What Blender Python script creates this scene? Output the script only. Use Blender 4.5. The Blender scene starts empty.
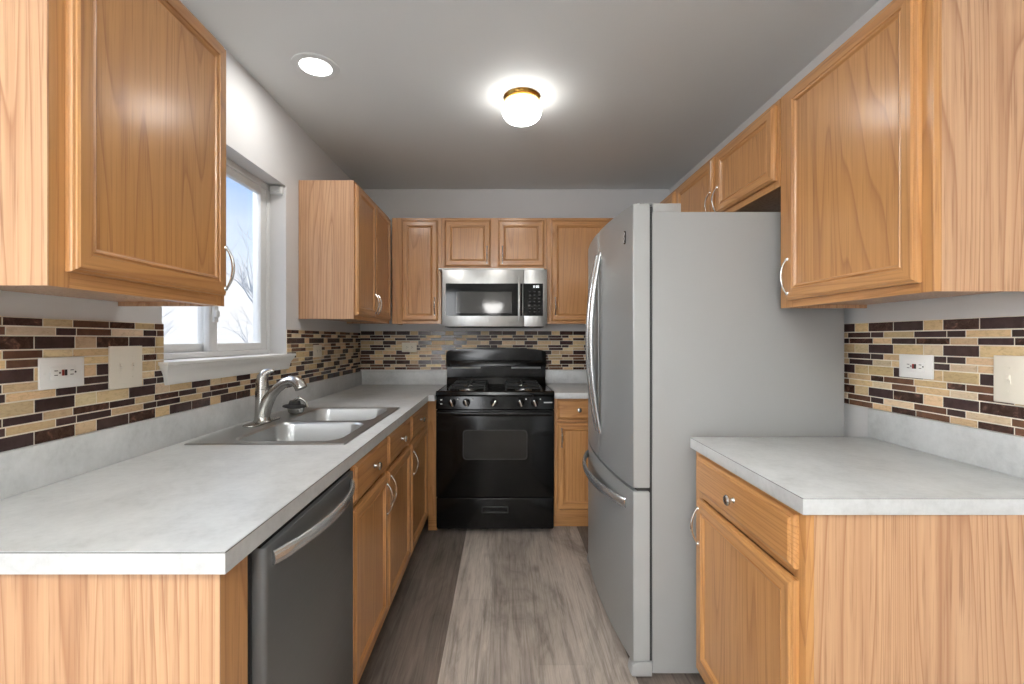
import bpy, bmesh, math, random
from mathutils import Vector, Matrix
PI = math.pi
random.seed(7)
S = bpy.context.scene
COL = S.collection

# ------------------------------------------------------------------ camera, world, light
CAM_Z = 1.26
cam_d = bpy.data.cameras.new('camera')
cam_d.sensor_width = 36.0
cam_d.lens = 460.0 / 1024.0 * 36.0
cam_d.shift_x = 9.0 / 1024.0
cam_d.shift_y = -2.7 / 1024.0
cam_d.clip_start = 0.02
cam = bpy.data.objects.new('camera', cam_d)
COL.objects.link(cam)
cam.location = (0, 0, CAM_Z)
cam.rotation_euler = (PI / 2, 0, 0)
S.camera = cam

S.view_settings.view_transform = 'Standard'
S.view_settings.look = 'None'
S.view_settings.exposure = 0.7
S.view_settings.gamma = 1.0
S.view_settings.use_curve_mapping = False

w = bpy.data.worlds.new('winter_sky')
S.world = w
w.use_nodes = True
nt = w.node_tree
nt.nodes.clear()
o_ = nt.nodes.new('ShaderNodeOutputWorld')
bg = nt.nodes.new('ShaderNodeBackground')
tc = nt.nodes.new('ShaderNodeTexCoord')
sep = nt.nodes.new('ShaderNodeSeparateXYZ')
mp = nt.nodes.new('ShaderNodeMapping')
mp.inputs['Scale'].default_value = (2.0, 2.0, 6.0)
nz = nt.nodes.new('ShaderNodeTexNoise')
nz.inputs['Scale'].default_value = 1.6
nz.inputs['Detail'].default_value = 5
ad = nt.nodes.new('ShaderNodeMath'); ad.operation = 'MULTIPLY_ADD'
ad.inputs[1].default_value = -0.16
cr = nt.nodes.new('ShaderNodeValToRGB')
e = cr.color_ramp.elements
e[0].position = 0.0; e[0].color = (0.95, 0.97, 1.0, 1)
e[1].position = 0.26; e[1].color = (0.30, 0.53, 0.98, 1)
m_ = cr.color_ramp.elements.new(0.10); m_.color = (0.74, 0.86, 1.0, 1)
nt.links.new(tc.outputs['Generated'], sep.inputs[0])
nt.links.new(tc.outputs['Generated'], mp.inputs[0])
nt.links.new(mp.outputs[0], nz.inputs[0])
nt.links.new(nz.outputs[0], ad.inputs[0])
nt.links.new(sep.outputs[2], ad.inputs[2])
nt.links.new(ad.outputs[0], cr.inputs[0])
nt.links.new(cr.outputs[0], bg.inputs[0])
bg.inputs[1].default_value = 0.72
nt.links.new(bg.outputs[0], o_.inputs[0])


def area(name, loc, rot, sx, sy, power, col=(1, 1, 1), shape='RECTANGLE', spread=PI):
    l = bpy.data.lights.new(name, 'AREA')
    l.shape = shape
    l.size = sx
    l.size_y = sy
    l.energy = power
    l.color = col
    l.spread = spread
    o = bpy.data.objects.new(name, l)
    COL.objects.link(o)
    o.location = loc
    o.rotation_euler = rot
    return o


# fill lamp added at an unseen rear opening, tilted down to bounce light upward
area('rear_opening_fill', (-1.55, -3.1, 1.3), (PI / 2 - 0.6, 0, 0), 1.25, 2.1, 55, (0.96, 0.98, 1.0))
# bulb of the dining area's bowl pendant (built below; the microwave door mirrors it)
pl_ = bpy.data.lights.new('pendant_bulb', 'POINT')
pl_.energy = 250
pl_.color = (0.99, 0.985, 0.97)
pl_.shadow_soft_size = 0.05
po_ = bpy.data.objects.new('pendant_bulb', pl_)
COL.objects.link(po_)
po_.location = (-0.16, -1.0, 1.765)
# daylight through the kitchen window
area('window_daylight', (-3.3, 1.95, 2.7), (0, -PI / 2 + 0.52, 0), 2.0, 2.0, 85, (0.98, 0.99, 1.0))
# recessed can and globe lamp
area('recessed_lamp', (-0.81, 1.99, 2.425), (0, 0, 0), 0.12, 0.12, 2.4, (1.0, 0.985, 0.96), 'DISK')

# ------------------------------------------------------------------ materials
def srgb(r, g, b):
    def f(c):
        c /= 255.0
        return c / 12.92 if c <= 0.04045 else ((c + 0.055) / 1.055) ** 2.4
    return (f(r), f(g), f(b), 1.0)


def base(name, col=(0.8, 0.8, 0.8, 1), rough=0.5, metal=0.0, spec=0.5, coat=0.0):
    m = bpy.data.materials.new(name)
    m.use_nodes = True
    b = m.node_tree.nodes['Principled BSDF']
    b.inputs['Base Color'].default_value = col
    b.inputs['Roughness'].default_value = rough
    b.inputs['Metallic'].default_value = metal
    b.inputs['Specular IOR Level'].default_value = spec
    if coat:
        b.inputs['Coat Weight'].default_value = coat
        b.inputs['Coat Roughness'].default_value = 0.15
    return m, m.node_tree, b


def N(t, kind, **kw):
    n = t.nodes.new('ShaderNode' + kind)
    for k, v in kw.items():
        setattr(n, k, v)
    return n


def coords(t, scale=(1, 1, 1), rnd=False, kind='Object'):
    c = N(t, 'TexCoord')
    m = N(t, 'Mapping')
    m.inputs['Scale'].default_value = scale
    src = c.outputs[kind]
    if rnd:
        oi = N(t, 'ObjectInfo')
        mu = N(t, 'Math', operation='MULTIPLY')
        mu.inputs[1].default_value = 37.0
        t.links.new(oi.outputs['Random'], mu.inputs[0])
        va = N(t, 'VectorMath', operation='ADD')
        t.links.new(src, va.inputs[0])
        t.links.new(mu.outputs[0], va.inputs[1])
        src = va.outputs[0]
    t.links.new(src, m.inputs[0])
    return m.outputs[0]


def noise(t, vec, scale, detail=4, rough=0.5, dist=0.0):
    n = N(t, 'TexNoise')
    n.inputs['Scale'].default_value = scale
    n.inputs['Detail'].default_value = detail
    n.inputs['Roughness'].default_value = rough
    n.inputs['Distortion'].default_value = dist
    t.links.new(vec, n.inputs['Vector'])
    return n.outputs['Fac']


def ramp(t, fac, stops):
    r = N(t, 'ValToRGB')
    el = r.color_ramp.elements
    el[0].position, el[0].color = stops[0]
    el[1].position, el[1].color = stops[-1]
    for p, c in stops[1:-1]:
        x = el.new(p)
        x.color = c
    t.links.new(fac, r.inputs[0])
    return r.outputs[0]


def mixc(t, fac, a, b, mode='MIX'):
    m = N(t, 'Mix', data_type='RGBA', blend_type=mode)
    for sock, v in ((m.inputs[0], fac), (m.inputs[6], a), (m.inputs[7], b)):
        if isinstance(v, (int, float, tuple)):
            sock.default_value = v
        else:
            t.links.new(v, sock)
    return m.outputs[2]


def bump(t, b, h, strength=0.1, dist=0.002):
    n = N(t, 'Bump')
    n.inputs['Strength'].default_value = strength
    n.inputs['Distance'].default_value = dist
    t.links.new(h, n.inputs['Height'])
    t.links.new(n.outputs[0], b.inputs['Normal'])


def oak(name, light, dark, axis, rough=0.32, contrast=1.0, ringk=120.0):
    """oak: cathedral growth rings drawn out along one axis, and fine pores"""
    m, t, b = base(name, light, rough)
    sc = [1.0, 1.0, 1.0]
    sc[axis] = 0.06
    v = coords(t, tuple(sc), True)
    big = noise(t, v, 3.2, 2, 0.4, 0.2)
    mu = N(t, 'Math', operation='MULTIPLY'); mu.inputs[1].default_value = ringk / 6.2832
    t.links.new(big, mu.inputs[0])
    fr = N(t, 'Math', operation='FRACT'); t.links.new(mu.outputs[0], fr.inputs[0])
    sc2 = [170.0, 170.0, 170.0]
    sc2[axis] = 4.0
    fine = noise(t, coords(t, tuple(sc2), True), 1.0, 3, 0.6)
    sc3 = [75.0, 75.0, 75.0]
    sc3[axis] = 0.6
    mid = noise(t, coords(t, tuple(sc3), True), 1.0, 4, 0.6)
    md = tuple((a + c) / 2 for a, c in zip(light, dark))
    ring = ramp(t, fr.outputs[0], [(0.0, light), (0.62, light), (0.84, md), (0.93, dark), (1.0, light)])
    c1 = mixc(t, min(1.0, 0.68 * contrast), light, ring)
    mm = N(t, 'MapRange')
    mm.inputs['From Min'].default_value = 0.40
    mm.inputs['From Max'].default_value = 0.72
    mm.inputs['To Max'].default_value = 0.36 * contrast
    t.links.new(mid, mm.inputs['Value'])
    c2 = mixc(t, mm.outputs[0], c1, dark)
    ff = N(t, 'MapRange')
    ff.inputs['From Min'].default_value = 0.53
    ff.inputs['From Max'].default_value = 0.70
    ff.inputs['To Max'].default_value = 0.55 * contrast
    t.links.new(fine, ff.inputs['Value'])
    c3 = mixc(t, ff.outputs[0], c2, tuple(x * 0.8 for x in dark[:3]) + (1,))
    t.links.new(c3, b.inputs['Base Color'])
    b.inputs['Coat Weight'].default_value = 0.7
    b.inputs['Coat Roughness'].default_value = 0.2
    bump(t, b, fine, 0.08, 0.001)
    return m


OL, OD = srgb(197, 143, 86), srgb(153, 96, 49)
OAK_V = oak('oak_upright_grain', OL, OD, 2, 0.42, 0.85, 210.0)
OAK_H = oak('oak_level_grain', OL, OD, 0, 0.42, 0.85, 180.0)
VEN = oak('oak_veneer_end', srgb(198, 156, 118), srgb(157, 107, 71), 2, 0.48, 1.2, 320.0)


def paint(name, col, rough=0.6, amt=0.04):
    m, t, b = base(name, col, rough, 0, 0.3)
    n = noise(t, coords(t), 260.0, 2, 0.6)
    bump(t, b, n, amt, 0.001)
    return m


WALL = paint('wall_paint', srgb(214, 213, 212))
CEIL = paint('ceiling_paint', srgb(222, 225, 225), 0.7, 0.08)
WHITE = paint('white_gloss_paint', srgb(236, 235, 231), 0.35, 0.01)
VINYL = paint('white_vinyl', srgb(222, 222, 220), 0.4, 0.0)

# laminate worktop
LAM, t, b = base('grey_mottled_laminate', srgb(200, 200, 198), 0.33)
v = coords(t, (1, 1, 1))
n1 = noise(t, v, 9.0, 8, 0.65)
n2 = noise(t, v, 60.0, 5, 0.7)
a1 = N(t, 'Math', operation='MULTIPLY_ADD'); a1.inputs[1].default_value = 0.5
t.links.new(n2, a1.inputs[0]); t.links.new(n1, a1.inputs[2])
t.links.new(ramp(t, a1.outputs[0], [(0.5, srgb(178, 179, 178)), (0.72, srgb(194, 195, 194)), (0.95, srgb(205, 206, 205))]), b.inputs['Base Color'])


def brushed(name, col, rough, axis, metal=1.0, amt=0.05):
    m, t, b = base(name, col, rough, metal)
    sc = [700.0, 700.0, 700.0]
    sc[axis] = 4.0
    n = noise(t, coords(t, tuple(sc)), 1.0, 2, 0.5)
    bump(t, b, n, amt, 0.0005)
    mr = N(t, 'MapRange')
    mr.inputs['To Min'].default_value = rough - 0.06
    mr.inputs['To Max'].default_value = rough + 0.08
    t.links.new(n, mr.inputs['Value'])
    t.links.new(mr.outputs[0], b.inputs['Roughness'])
    return m


STEEL = brushed('brushed_steel', srgb(196, 196, 194), 0.30, 0)
STEEL_Y = brushed('brushed_steel_along', srgb(186, 187, 186), 0.30, 1, 0.95)
FRIDGE_F = brushed('fridge_door_steel', srgb(168, 170, 169), 0.34, 1, 0.5)
FRIDGE_E = paint('fridge_door_edge', srgb(168, 169, 167), 0.4, 0.0)
STEELH = base('handle_steel', srgb(198, 199, 198), 0.24, 0.8)[0]
DWSTEEL = brushed('dark_brushed_steel', srgb(112, 113, 113), 0.36, 0, 0.6)
CHROME = base('polished_nickel', srgb(214, 212, 208), 0.14, 1.0)[0]
NICKEL = base('satin_nickel', srgb(186, 184, 180), 0.26, 1.0)[0]
BRASS = base('polished_brass', srgb(226, 180, 96), 0.18, 1.0)[0]
FRIDGE_S = paint('fridge_grey_enamel', srgb(158, 158, 156), 0.42, 0.05)
PLGREY = paint('grey_plastic', srgb(164, 164, 162), 0.5, 0.0)
DKGREY = paint('dark_gasket', srgb(58, 58, 58), 0.6, 0.0)
BLACK = base('black_enamel', srgb(13, 13, 13), 0.16, 0, 0.32)[0]
TRIMB = base('black_trim', srgb(46, 46, 46), 0.2)[0]
BLACKM = base('black_matte_iron', srgb(22, 22, 22), 0.5)[0]
BGLASS = base('black_glass', srgb(14, 14, 14), 0.06, 0, 0.3)[0]
OVENWIN = base('oven_window_glass', srgb(30, 29, 28), 0.1, 0, 0.35)[0]
MWIN = base('microwave_window', srgb(74, 73, 71), 0.06, 0, 0.5)[0]
PRINT = base('pale_print', srgb(200, 200, 198), 0.5)[0]
PRINTD = base('dim_print', srgb(84, 84, 84), 0.5)[0]
IVORY = base('ivory_plastic', srgb(232, 224, 208), 0.35)[0]
WPLAST = base('white_plastic', srgb(240, 239, 235), 0.35)[0]
SLOT = base('dark_slot', srgb(60, 52, 46), 0.6)[0]
REDB = base('red_button', srgb(150, 46, 36), 0.4)[0]
RUBBER = base('black_rubber', srgb(34, 34, 34), 0.45)[0]
SOIL = base('under_floor_dark', srgb(60, 52, 46), 0.8)[0]


def emit(name, col, s):
    m = bpy.data.materials.new(name)
    m.use_nodes = True
    b = m.node_tree.nodes['Principled BSDF']
    b.inputs['Base Color'].default_value = (0.9, 0.9, 0.9, 1)
    b.inputs['Emission Color'].default_value = col
    b.inputs['Emission Strength'].default_value = s
    return m


GLOBE = emit('lit_opal_glass', (1.0, 0.97, 0.93, 1), 8.5)
BOWL = emit('lit_bowl_glass', (1.0, 0.98, 0.95, 1), 15.0)
LENS = emit('lit_lens', (1.0, 0.98, 0.95, 1), 5.0)
DIGIT = emit('lit_digits', (0.85, 0.9, 0.9, 1), 0.5)

GLASS = bpy.data.materials.new('window_glass')
GLASS.use_nodes = True
t = GLASS.node_tree
t.nodes.clear()
ot = N(t, 'OutputMaterial'); tr = N(t, 'BsdfTransparent'); gl = N(t, 'BsdfGlossy')
gl.inputs['Roughness'].default_value = 0.02
mx = N(t, 'MixShader'); lw = N(t, 'LayerWeight'); lw.inputs[0].default_value = 0.5
fr = N(t, 'Math', operation='POWER'); fr.inputs[1].default_value = 4.0
t.links.new(lw.outputs['Facing'], fr.inputs[0])
fr2 = N(t, 'Math', operation='MULTIPLY_ADD'); fr2.inputs[1].default_value = 0.4; fr2.inputs[2].default_value = 0.03
t.links.new(fr.outputs[0], fr2.inputs[0])
t.links.new(fr2.outputs[0], mx.inputs[0]); t.links.new(tr.outputs[0], mx.inputs[1]); t.links.new(gl.outputs[0], mx.inputs[2])
t.links.new(mx.outputs[0], ot.inputs[0])


def attr_mat(name, rough, spec=0.5):
    m, t, b = base(name, rough=rough, spec=spec)
    at = N(t, 'VertexColor')
    at.layer_name = 'Col'
    return m, t, b, at.outputs['Color']


TILE_D, t, b, c = attr_mat('dark_glass_tile', 0.16, 0.3)
n = noise(t, coords(t), 40.0, 4, 0.6)
t.links.new(mixc(t, 1.0, c, ramp(t, n, [(0.3, (0.75, 0.75, 0.75, 1)), (0.7, (1.2, 1.2, 1.2, 1))]), 'MULTIPLY'), b.inputs['Base Color'])
TILE_M, t, b, c = attr_mat('brown_marble_tile', 0.18, 0.3)
n = noise(t, coords(t), 34.0, 6, 0.7, 1.5)
t.links.new(mixc(t, 1.0, c, ramp(t, n, [(0.40, (0.55, 0.5, 0.48, 1)), (0.56, (1.0, 1.0, 1.0, 1)), (0.72, (3.2, 2.9, 2.6, 1))]), 'MULTIPLY'), b.inputs['Base Color'])
TILE_T, t, b, c = attr_mat('tan_stone_tile', 0.45)
n = noise(t, coords(t, (1, 1, 2.2)), 55.0, 6, 0.7, 0.8)
t.links.new(mixc(t, 1.0, c, ramp(t, n, [(0.3, (0.72, 0.68, 0.62, 1)), (0.5, (1, 1, 1, 1)), (0.75, (1.12, 1.12, 1.12, 1))]), 'MULTIPLY'), b.inputs['Base Color'])
GROUT = paint('cream_grout', srgb(236, 228, 212), 0.8, 0.05)

# vinyl plank floor: colour of each plank is an attribute, grain is noise drawn along the plank
FLOOR, t, b, c = attr_mat('grey_oak_vinyl_planks', 0.42, 0.4)
v = coords(t, (1.0, 0.045, 1.0))
g1 = noise(t, v, 38.0, 6, 0.7, 1.2)
g2 = noise(t, coords(t, (1.0, 0.22, 1.0)), 5.5, 5, 0.65, 1.6)
g3 = noise(t, coords(t, (1.0, 0.03, 1.0)), 220.0, 3, 0.6)
gm = ramp(t, g2, [(0.33, (0.62, 0.60, 0.58, 1)), (0.48, (0.96, 0.96, 0.96, 1)), (0.68, (1.2, 1.2, 1.2, 1))])
gf = ramp(t, g1, [(0.34, (0.62, 0.60, 0.58, 1)), (0.52, (1.0, 1.0, 1.0, 1)), (0.75, (1.12, 1.12, 1.12, 1))])
gt = ramp(t, g3, [(0.35, (0.90, 0.89, 0.88, 1)), (0.6, (1.03, 1.03, 1.03, 1))])
vo = N(t, 'TexVoronoi')
vo.inputs['Scale'].default_value = 4.2
t.links.new(coords(t, (1.0, 0.55, 1.0)), vo.inputs['Vector'])
kn_ = ramp(t, vo.outputs['Distance'], [(0.0, (0.42, 0.38, 0.35, 1)), (0.05, (0.62, 0.59, 0.57, 1)), (0.13, (1, 1, 1, 1))])
c = mixc(t, 0.8, c, mixc(t, 1.0, c, kn_, 'MULTIPLY'))
cc = mixc(t, 1.0, c, gm, 'MULTIPLY')
cc = mixc(t, 1.0, cc, gf, 'MULTIPLY')
cc = mixc(t, 1.0, cc, gt, 'MULTIPLY')
t.links.new(cc, b.inputs['Base Color'])
bump(t, b, g1, 0.06, 0.001)

BARK = paint('hazed_bark', srgb(226, 220, 216), 0.9, 0.2)  # bark colour paled to imitate the overexposed haze outdoors
GRASS, t, b = base('frosty_grass', srgb(190, 186, 170), 0.9)
n = noise(t, coords(t), 1.2, 6, 0.7)
t.links.new(ramp(t, n, [(0.35, srgb(188, 182, 160)), (0.65, srgb(226, 224, 218))]), b.inputs['Base Color'])

# ------------------------------------------------------------------ mesh helpers
def nb():
    return bmesh.new()


def box(bm, x0, x1, y0, y1, z0, z1, mat=0, bev=0.0, seg=2, M=None):
    vs = [bm.verts.new((x, y, z)) for z in (z0, z1) for y in (y0, y1) for x in (x0, x1)]
    fi = [(0, 2, 3, 1), (4, 5, 7, 6), (0, 1, 5, 4), (2, 6, 7, 3), (0, 4, 6, 2), (1, 3, 7, 5)]
    fs = [bm.faces.new([vs[i] for i in f]) for f in fi]
    for f in fs:
        f.material_index = mat
    if M is not None:
        for v_ in vs:
            v_.co = M @ v_.co
    if bev:
        ed = list({e_ for f in fs for e_ in f.edges})
        r = bmesh.ops.bevel(bm, geom=ed, offset=bev, segments=seg, affect='EDGES', profile=0.5)
        for f in r['faces']:
            f.material_index = mat
    return fs


def tube(bm, pts, radii, seg=12, mat=0, caps=True, ell=None):
    """swept tube; radii float or list; ell=(a,b,ref): elliptical section, a along the ref direction"""
    pts = [Vector(p) for p in pts]
    n = len(pts)
    if isinstance(radii, (int, float)):
        radii = [radii] * n
    rings = []
    ref = None
    for i, p in enumerate(pts):
        d = (pts[min(i + 1, n - 1)] - pts[max(i - 1, 0)]).normalized()
        if ell:
            r0 = Vector(ell[2])
            u = (r0 - d * r0.dot(d)).normalized()
        elif ref is None:
            a = Vector((0, 0, 1)) if abs(d.z) < 0.9 else Vector((1, 0, 0))
            u = (a - d * a.dot(d)).normalized()
        else:
            u = (ref - d * ref.dot(d)).normalized()
        ref = u
        wv = d.cross(u)
        a, b2 = (ell[0], ell[1]) if ell else (1, 1)
        rings.append([bm.verts.new(p + radii[i] * (a * math.cos(2 * PI * k / seg) * u + b2 * math.sin(2 * PI * k / seg) * wv)) for k in range(seg)])
    for i in range(n - 1):
        for k in range(seg):
            f = bm.faces.new((rings[i][k], rings[i][(k + 1) % seg], rings[i + 1][(k + 1) % seg], rings[i + 1][k]))
            f.material_index = mat
    if caps:
        f = bm.faces.new(rings[0][::-1]); f.material_index = mat
        f = bm.faces.new(rings[-1]); f.material_index = mat


def lathe(bm, prof, M=None, seg=32, mat=0):
    """profile [(r, z)] turned about z, then moved by M"""
    M = M or Matrix()
    rings = []
    for r, z in prof:
        if r < 1e-6:
            rings.append([bm.verts.new(M @ Vector((0, 0, z)))])
        else:
            rings.append([bm.verts.new(M @ Vector((r * math.cos(2 * PI * k / seg), r * math.sin(2 * PI * k / seg), z))) for k in range(seg)])
    for a, b2 in zip(rings, rings[1:]):
        for k in range(seg):
            q = [a[k % len(a)], a[(k + 1) % len(a)], b2[(k + 1) % len(b2)], b2[k % len(b2)]]
            q2 = []
            for x in q:
                if x not in q2:
                    q2.append(x)
            if len(q2) > 2:
                f = bm.faces.new(q2)
                f.material_index = mat


def prism(bm, poly, axis, lo, hi, mat=0, bev=0.0, seg=2):
    """polygon of 2-D points extruded along axis 0, 1 or 2"""
    def P(p, h):
        return {0: (h, p[0], p[1]), 1: (p[0], h, p[1]), 2: (p[0], p[1], h)}[axis]
    a = [bm.verts.new(P(p, lo)) for p in poly]
    c = [bm.verts.new(P(p, hi)) for p in poly]
    n = len(poly)
    fs = [bm.faces.new(a), bm.faces.new(c[::-1])]
    for i in range(n):
        fs.append(bm.faces.new((a[i], c[i], c[(i + 1) % n], a[(i + 1) % n])))
    for f in fs:
        f.material_index = mat
    if bev:
        ed = list(fs[0].edges) + list(fs[1].edges)
        r = bmesh.ops.bevel(bm, geom=ed, offset=bev, segments=seg, affect='EDGES', profile=0.5)
        for f in r['faces']:
            f.material_index = mat


def cells(bm, us, vs, keep, lo, hi, axis, mat=0, warp=None):
    """slab made of grid cells (no inner walls); axis = thickness axis; warp moves 2-D points"""
    def P(u, v, h):
        if warp:
            u, v = warp(u, v)
        return {0: (h, u, v), 1: (u, h, v), 2: (u, v, h)}[axis]
    V = {}

    def g(i, j, h):
        k = (i, j, h)
        if k not in V:
            V[k] = bm.verts.new(P(us[i], vs[j], lo if h == 0 else hi))
        return V[k]
    nu, nv = len(us) - 1, len(vs) - 1
    K = [[keep((us[i] + us[i + 1]) / 2, (vs[j] + vs[j + 1]) / 2) for j in range(nv)] for i in range(nu)]

    def at(i, j):
        return 0 <= i < nu and 0 <= j < nv and K[i][j]
    for i in range(nu):
        for j in range(nv):
            if not K[i][j]:
                continue
            for h in (0, 1):
                bm.faces.new((g(i, j, h), g(i + 1, j, h), g(i + 1, j + 1, h), g(i, j + 1, h))).material_index = mat
            for (di, dj, a, c) in ((-1, 0, (i, j), (i, j + 1)), (1, 0, (i + 1, j), (i + 1, j + 1)), (0, -1, (i, j), (i + 1, j)), (0, 1, (i, j + 1), (i + 1, j + 1))):
                if not at(i + di, j + dj):
                    bm.faces.new((g(*a, 0), g(*c, 0), g(*c, 1), g(*a, 1))).material_index = mat


def link(name, bm, mats, parent=None, loc=None, smooth=35.0, recalc=True):
    """bm in the parent's space (or, top-level, in world space with loc as its base)"""
    if recalc:
        bmesh.ops.recalc_face_normals(bm, faces=bm.faces[:])
    if loc is not None:
        bmesh.ops.translate(bm, verts=bm.verts[:], vec=-Vector(loc))
    me = bpy.data.meshes.new(name)
    bm.to_mesh(me)
    bm.free()
    for m in (mats if isinstance(mats, (list, tuple)) else [mats]):
        me.materials.append(m)
    if smooth:
        me.shade_smooth()
        me.set_sharp_from_angle(angle=math.radians(smooth))
    o = bpy.data.objects.new(name, me)
    COL.objects.link(o)
    if parent is not None:
        o.parent = parent
    if loc is not None:
        o.location = loc
    return o


def tag(o, label, cat, group=None):
    o['label'] = label
    o['category'] = cat
    if group:
        o['group'] = group
    return o


def thing(name, label, cat, loc=(0, 0, 0), rotz=0.0, group=None):
    o = bpy.data.objects.new(name, None)
    o.empty_display_size = 0.05
    COL.objects.link(o)
    o.location = loc
    o.rotation_euler = (0, 0, rotz)
    return tag(o, label, cat, group)


def wpart(name, bm, mats, root, smooth=35.0):
    """part of an unrotated thing, drawn in world space"""
    bmesh.ops.translate(bm, verts=bm.verts[:], vec=-root.location)
    return link(name, bm, mats, root, smooth=smooth)


def struct(name, bm, mats, loc=None, parent=None, smooth=0):
    o = link(name, bm, mats, parent, loc, smooth)
    if parent is None:
        o['kind'] = 'structure'
    return o


# ------------------------------------------------------------------ the room
XL, XR, YB, ZC = -1.125, 1.31, 3.62, 2.44
WIN = (1.517, 2.385, 1.165, 2.054)          # y0, y1, z0, z1 of the window opening
YN = 0.55                                    # the kitchen walls end here, the dining area opens out
XD0, XD1, YR = -2.3, 2.6, -3.2

bm = nb()
cells(bm, [YN, WIN[0], WIN[1], YB + 0.12], [0, WIN[2], WIN[3], ZC], lambda u, v: not (WIN[0] < u < WIN[1] and WIN[2] < v < WIN[3]), XL - 0.16, XL, 0)
o = struct('wall_left', bm, WALL, (XL, YN, 0))
o['label'] = 'pale grey painted wall with the window'
bm = nb(); box(bm, XR, XR + 0.16, YN, YB + 0.12, 0, ZC)
struct('wall_right', bm, WALL, (XR, YN, 0))
bm = nb(); box(bm, XL, XR, YB, YB + 0.12, 0, ZC)
struct('wall_back', bm, WALL, (XL, YB, 0))
bm = nb(); cells(bm, [XD0, XL - 0.16, XR + 0.16, XD1], [YR, YN, YB + 0.12], lambda u, v: v < YN or XL - 0.16 < u < XR + 0.16, ZC, ZC + 0.1, 2)
struct('ceiling', bm, CEIL, (0, 0, ZC))
bm = nb(); box(bm, XD0, XL - 0.16, YN, YN + 0.12, 0, ZC)
struct('wall_left_return', bm, WALL, (XD0, YN, 0))
bm = nb(); box(bm, XR + 0.16, XD1, YN, YN + 0.12, 0, ZC)
struct('wall_right_return', bm, WALL, (XD1, YN, 0))
bm = nb(); box(bm, XD0 - 0.12, XD0, YR, YN + 0.12, 0, ZC)
struct('wall_dining_left', bm, WALL, (XD0, YR, 0))
bm = nb(); box(bm, XD1, XD1 + 0.12, YR, YN + 0.12, 0, ZC)
struct('wall_dining_right', bm, WALL, (XD1, YR, 0))
bm = nb(); cells(bm, [XD0 - 0.12, -2.2, -0.92, XD1 + 0.12], [0, 0.05, 2.3, ZC], lambda u, v: not (-2.2 < u < -0.92 and 0.05 < v < 2.3), YR - 0.14, YR, 1)
struct('wall_rear', bm, WALL, (XD0, YR, 0))

# plank floor
bm = nb()
lay = bm.loops.layers.float_color.new('Col')
PW, PLN = 0.184, 1.22
tones = {'d': (124, 113, 105), 'm': (168, 157, 148), 'l': (194, 183, 173), 'k': (112, 101, 94), 'n': (180, 169, 159)}
fixed = {-3: 'k', -2: 'd', -1: 'd', 0: 'l', 1: 'm', 2: 'n', 3: 'l', 4: 'd'}
rf = random.Random(3)
k0 = int((XD0 - 0.12 + 0.24) / PW) - 1
k1 = int((XD1 + 0.24) / PW) + 1
for k in range(k0, k1 + 1):
    xa, xb = max(-0.24 + k * PW, XD0), min(-0.24 + (k + 1) * PW, XD1)
    if xb <= xa:
        continue
    off = {0: 0.55, 3: 1.21, -1: 0.2, 1: 0.9, 2: 0.1}.get(k, rf.random() * PLN)
    y = YR - PLN + off
    j = 0
    while y < YB:
        ya, yb = max(y, YR), min(y + PLN, YB)
        if yb > ya:
            key = fixed.get(k) or rf.choice('dmlnm')
            if k == 3 and ya < 2.0:
                key = 'n'
            tf = rf.uniform(0.96, 1.04)
            col = srgb(*[c_ * tf for c_ in tones[key]])
            for (za, zb) in ((-0.02, 0.0),):
                g_ = 0.0006
                top = [bm.verts.new(p) for p in ((xa + g_, ya + g_, 0), (xb - g_, ya + g_, 0), (xb - g_, yb - g_, 0), (xa + g_, yb - g_, 0))]
                low = [bm.verts.new(p) for p in ((xa, ya, -0.002), (xb, ya, -0.002), (xb, yb, -0.002), (xa, yb, -0.002))]
                fs = [bm.faces.new(top)]
                for q in range(4):
                    fs.append(bm.faces.new((low[q], low[(q + 1) % 4], top[(q + 1) % 4], top[q])))
                for f in fs:
                    for l in f.loops:
                        l[lay] = col
        y += PLN
        j += 1
fs = box(bm, XD0 - 0.12, XD1 + 0.12, YR - 0.14, YB + 0.12, -0.12, -0.002, 1)
struct('floor', bm, [FLOOR, SOIL], (0, 0, 0))

# ------------------------------------------------------------------ window
win = bpy.data.objects.new('window_1', None)
COL.objects.link(win)
win.location = (-1.205, 1.95, WIN[2])
win['kind'] = 'structure'
y0, y1, z0, z1 = WIN[0], WIN[1], 1.187, WIN[3]


def yz_frame(bm, ya, yb, za, zb, wl, wr, wb, wt, xa, xb, mat=0, bev=0.003):
    box(bm, xa, xb, ya, ya + wl, za, zb, mat, bev)
    box(bm, xa, xb, yb - wr, yb, za, zb, mat, bev)
    box(bm, xa, xb, ya + wl, yb - wr, za, za + wb, mat, bev)
    box(bm, xa, xb, ya + wl, yb - wr, zb - wt, zb, mat, bev)


bm = nb(); yz_frame(bm, y0, y1, z0, z1, 0.03, 0.03, 0.022, 0.03, -1.282, -1.205)
wpart('window_frame', bm, VINYL, win)
bm = nb(); yz_frame(bm, 1.90, y1 - 0.032, z0 + 0.022, z1 - 0.03, 0.052, 0.05, 0.034, 0.036, -1.238, -1.212)
sash = wpart('sash', bm, VINYL, win)
bm = nb(); box(bm, -1.227, -1.223, 1.95, y1 - 0.08, z0 + 0.054, z1 - 0.064)
link('pane', bm, GLASS, sash, smooth=0); bpy.data.objects['pane'].location = -win.location
bm = nb(); yz_frame(bm, y0 + 0.03, 1.952, z0 + 0.022, z1 - 0.03, 0.04, 0.042, 0.034, 0.036, -1.27, -1.244)
sash2 = wpart('sash', bm, VINYL, win)
bm = nb(); box(bm, -1.259, -1.255, y0 + 0.068, 1.912, z0 + 0.054, z1 - 0.064)
p2 = link('pane', bm, GLASS, sash2, smooth=0); p2.location = -win.location
bm = nb()
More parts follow.
